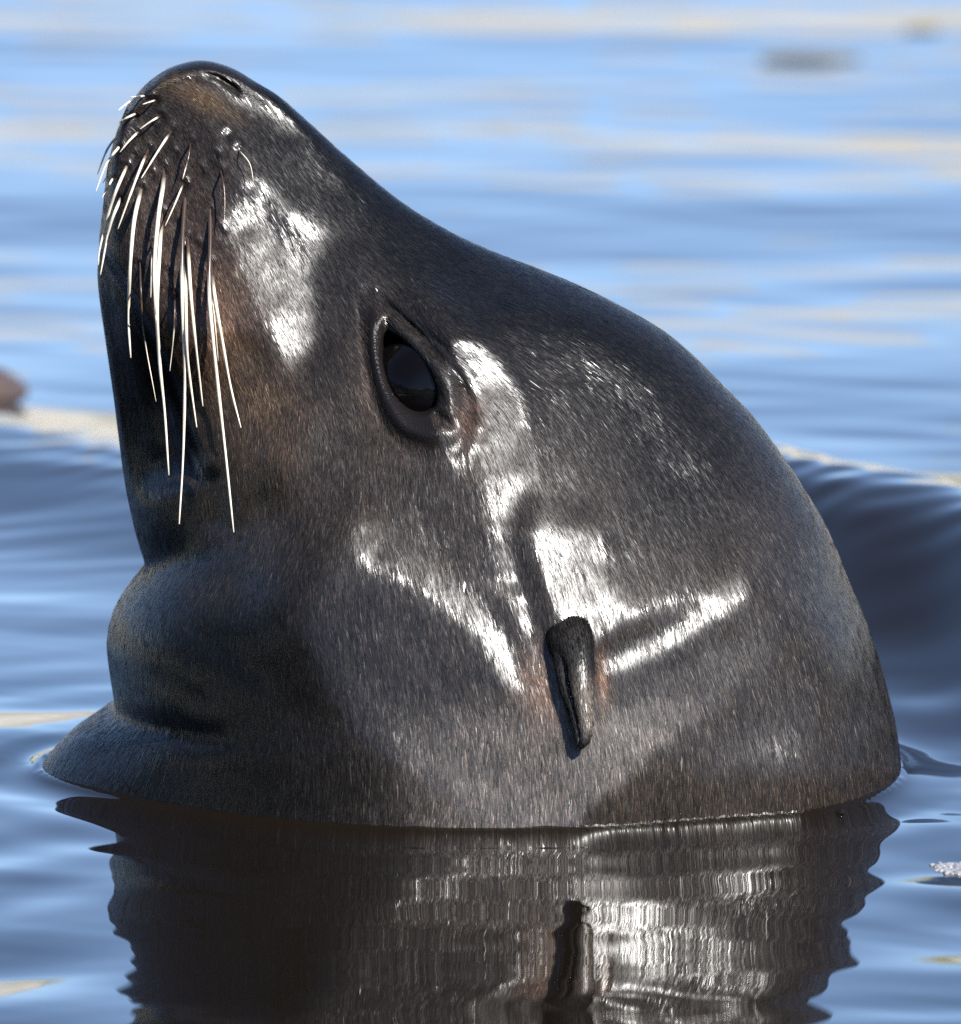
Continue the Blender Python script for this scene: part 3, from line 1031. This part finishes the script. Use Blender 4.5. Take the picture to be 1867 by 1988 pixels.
# the shore goes on round the pond: unseen bank, and dark woodland added to block low sky, to the left, behind and to the right of the viewer
na_ = 200
az = np.linspace(R(152), R(385), na_)          # 90 degrees = straight ahead
rad_ = np.concatenate([np.linspace(24, 30, 14), np.linspace(32, 60, 8)])
AZ, RA = np.meshgrid(az, rad_)
SX, SY = RA * np.cos(AZ), RA * np.sin(AZ)
SZ = np.clip((RA - 25.5) * 0.4, -0.5, 1.6) + 0.12 * vnoise(np.stack([SX.ravel(), SY.ravel()], -1), 71, 6).reshape(SX.shape)
me = mesh_np('shore', np.stack([SX, SY, SZ], -1).reshape(-1, 3), grid_faces(len(rad_), na_))
if me.polygons[len(me.polygons) // 2].normal.z < 0:
    me.flip_normals()
obj('shore', me, m_bank, kind='structure')
nl = 26000
la = rng.uniform(R(152), R(385), nl)
top = 5.6 + 4.0 * np.exp(-((la - R(190)) / R(32)) ** 2) + 1.6 * vnoise(np.stack([np.cos(la) * 30, np.sin(la) * 30], -1), 72, 9) + 0.8 * vnoise(np.stack([np.cos(la) * 30, np.sin(la) * 30], -1), 73, 2.5)  # raised on the left to keep sky light off the throat
lr = 27.5 + rng.uniform(0, 3.5, nl)
lz = 0.8 + rng.random(nl) * top
ctr = np.stack([lr * np.cos(la), lr * np.sin(la), lz], -1)
e1 = rng.normal(size=(nl, 3)); e1 /= np.linalg.norm(e1, axis=1, keepdims=True)
e2 = np.cross(e1, rng.normal(size=(nl, 3))); e2 /= np.linalg.norm(e2, axis=1, keepdims=True)
lsz = rng.uniform(0.15, 0.42, nl)[:, None]
lv = np.stack([ctr - e1 * lsz, ctr - e2 * lsz * 0.6, ctr + e1 * lsz, ctr + e2 * lsz * 0.6], 1)
me = mesh_np('added_wood', lv.reshape(-1, 3), (np.arange(nl) * 4)[:, None] + np.array([[0, 1, 2, 3]]))
obj('added_wood', me, m_added_wood, kind='stuff', label='unseen dark green woodland added along the shore to block low sky', category='trees')

# ------------------------------------------------------------------ blurred brown lump at the left edge, its kind unclear
def water_z(x, y):
    i = int(np.argmin(np.abs(ys_ - y)))
    jx = int(np.argmin(np.abs(xs - x)))
    return float(Wv[i, jx, 2])

th = np.linspace(0, math.pi, 30)
ph = np.linspace(0, 2 * math.pi, 48, endpoint=False)
D = np.stack([np.sin(th)[:, None] * np.cos(ph), np.sin(th)[:, None] * np.sin(ph), np.cos(th)[:, None] * np.ones(48)], -1)
rk = 1 + 0.14 * vnoise(D.reshape(-1, 3), 61, 2.2).reshape(D.shape[:2]) + 0.05 * vnoise(D.reshape(-1, 3), 62, 0.8).reshape(D.shape[:2])
Pk = D * rk[..., None] * np.array([0.070, 0.060, 0.024]) + np.array([-0.298, 1.14, -0.001])
me = mesh_np('brown_lump', Pk.reshape(-1, 3), grid_faces(30, 48, True))
obj('brown_lump', me, m_lump, label='rounded brown lump of unclear kind breaking the surface at the left edge', category='brown_lump')

# ------------------------------------------------------------------ froth and floating scraps
def on_water(u, v):
    p = unproject(np.array(float(u)), np.array(float(v)), np.array(0.0))
    d = p - CAM
    z = 0.0
    for _ in range(6):
        t = (z - CAM[2]) / d[2]
        q = CAM + d * t
        z = water_z(q[0], q[1])
    return np.array([q[0], q[1], z])

def froth(u, v, rx, ry, nb, seed):
    c = on_water(u, v)
    g = 70
    a = np.linspace(-1.15, 1.15, g)
    GX, GY = np.meshgrid(a, a)
    r = np.random.default_rng(seed)
    Hh = np.full(GX.shape, -0.0006)
    for _ in range(nb):
        aa, rr = r.uniform(0, 6.28), math.sqrt(r.uniform(0, 1)) * (0.8 + 0.2 * math.sin(3 * r.uniform(0, 6)))
        cx, cy, br_ = rr * math.cos(aa), rr * math.sin(aa), r.uniform(0.06, 0.15)
        d2 = ((GX - cx) * rx) ** 2 + ((GY - cy) * ry) ** 2
        q = (br_ * rx) ** 2 - d2
        Hh = np.maximum(Hh, np.where(q > 0, np.sqrt(np.maximum(q, 0)) * 0.8 + 0.0002, -0.0006))
    P = np.stack([c[0] + GX * rx, c[1] + GY * ry, c[2] + Hh], -1)
    me = mesh_np('foam_patch', P.reshape(-1, 3), grid_faces(g, g))
    if me.polygons[0].normal.z < 0:
        me.flip_normals()
    return me

obj('foam_patch', froth(1852, 1688, 0.0100, 0.016, 120, 3), m_foam, label='small raft of white froth floating at the right edge', category='foam')

def stalk(u, v, length, radius, ang, seed, label):
    c = on_water(u, v)
    r = np.random.default_rng(seed)
    n, m = 16, 8
    x = np.linspace(-0.5, 0.5, n) * length
    bend = 0.04 * length * np.sin(np.linspace(0, 3, n) + r.uniform(0, 3))
    rr = radius * (0.55 + 0.45 * np.sin(np.linspace(0.3, 2.9, n)))
    al = np.linspace(0, 2 * math.pi, m, endpoint=False)
    ca, sa = math.cos(ang), math.sin(ang)
    cx, cy = c[0] + x * ca - bend * sa, c[1] + x * sa + bend * ca
    P = np.stack([cx[:, None] + rr[:, None] * np.cos(al) * -sa, cy[:, None] + rr[:, None] * np.cos(al) * ca, c[2] + rr[:, None] * (np.sin(al) * 0.7 + 0.35)], -1)
    V_ = np.vstack([P.reshape(-1, 3), P[0].mean(0)[None], P[-1].mean(0)[None]])
    k = np.arange(m)
    caps = np.vstack([np.stack([(k + 1) % m, k, np.full(m, n * m)], -1), np.stack([(n - 1) * m + k, (n - 1) * m + (k + 1) % m, np.full(m, n * m + 1)], -1)])
    me = mesh_np('floating_reed', V_, [grid_faces(n, m, True), caps])
    return obj('floating_reed', me, m_leaf, label=label, category='reed', group='reed stalks on the water')

stalk(1575, 116, 0.060, 0.0030, 0.03, 1, 'dark reed stalk floating near the top right corner, the longer one')
stalk(1790, 60, 0.022, 0.0026, 0.25, 3, 'short brown reed piece floating in the top right corner')

def bubble(u, v, r, label):
    c = on_water(u, v)
    n, m = 9, 20
    th = np.linspace(0.02, 1.72, n)
    ph = np.linspace(0, 2 * math.pi, m, endpoint=False)
    P = np.stack([np.sin(th)[:, None] * np.cos(ph), np.sin(th)[:, None] * np.sin(ph), np.cos(th)[:, None] * np.ones(m)], -1) * r * np.array([1.0, 1.0, 0.85])
    me = mesh_np('bubble', (P + c + np.array([0, 0, 0.0002])).reshape(-1, 3), grid_faces(n, m, True))
    obj('bubble', me, m_water, label=label, category='bubble', group='bubbles at the waterline')

bubble(236, 1534, 0.0030, 'clear round bubble at the waterline below the chest, larger of the two on the left')
bubble(268, 1536, 0.0019, 'small clear bubble right beside the larger one below the chest')
bubble(1632, 1578, 0.0018, 'tiny clear bubble at the waterline below the nape, on the right')
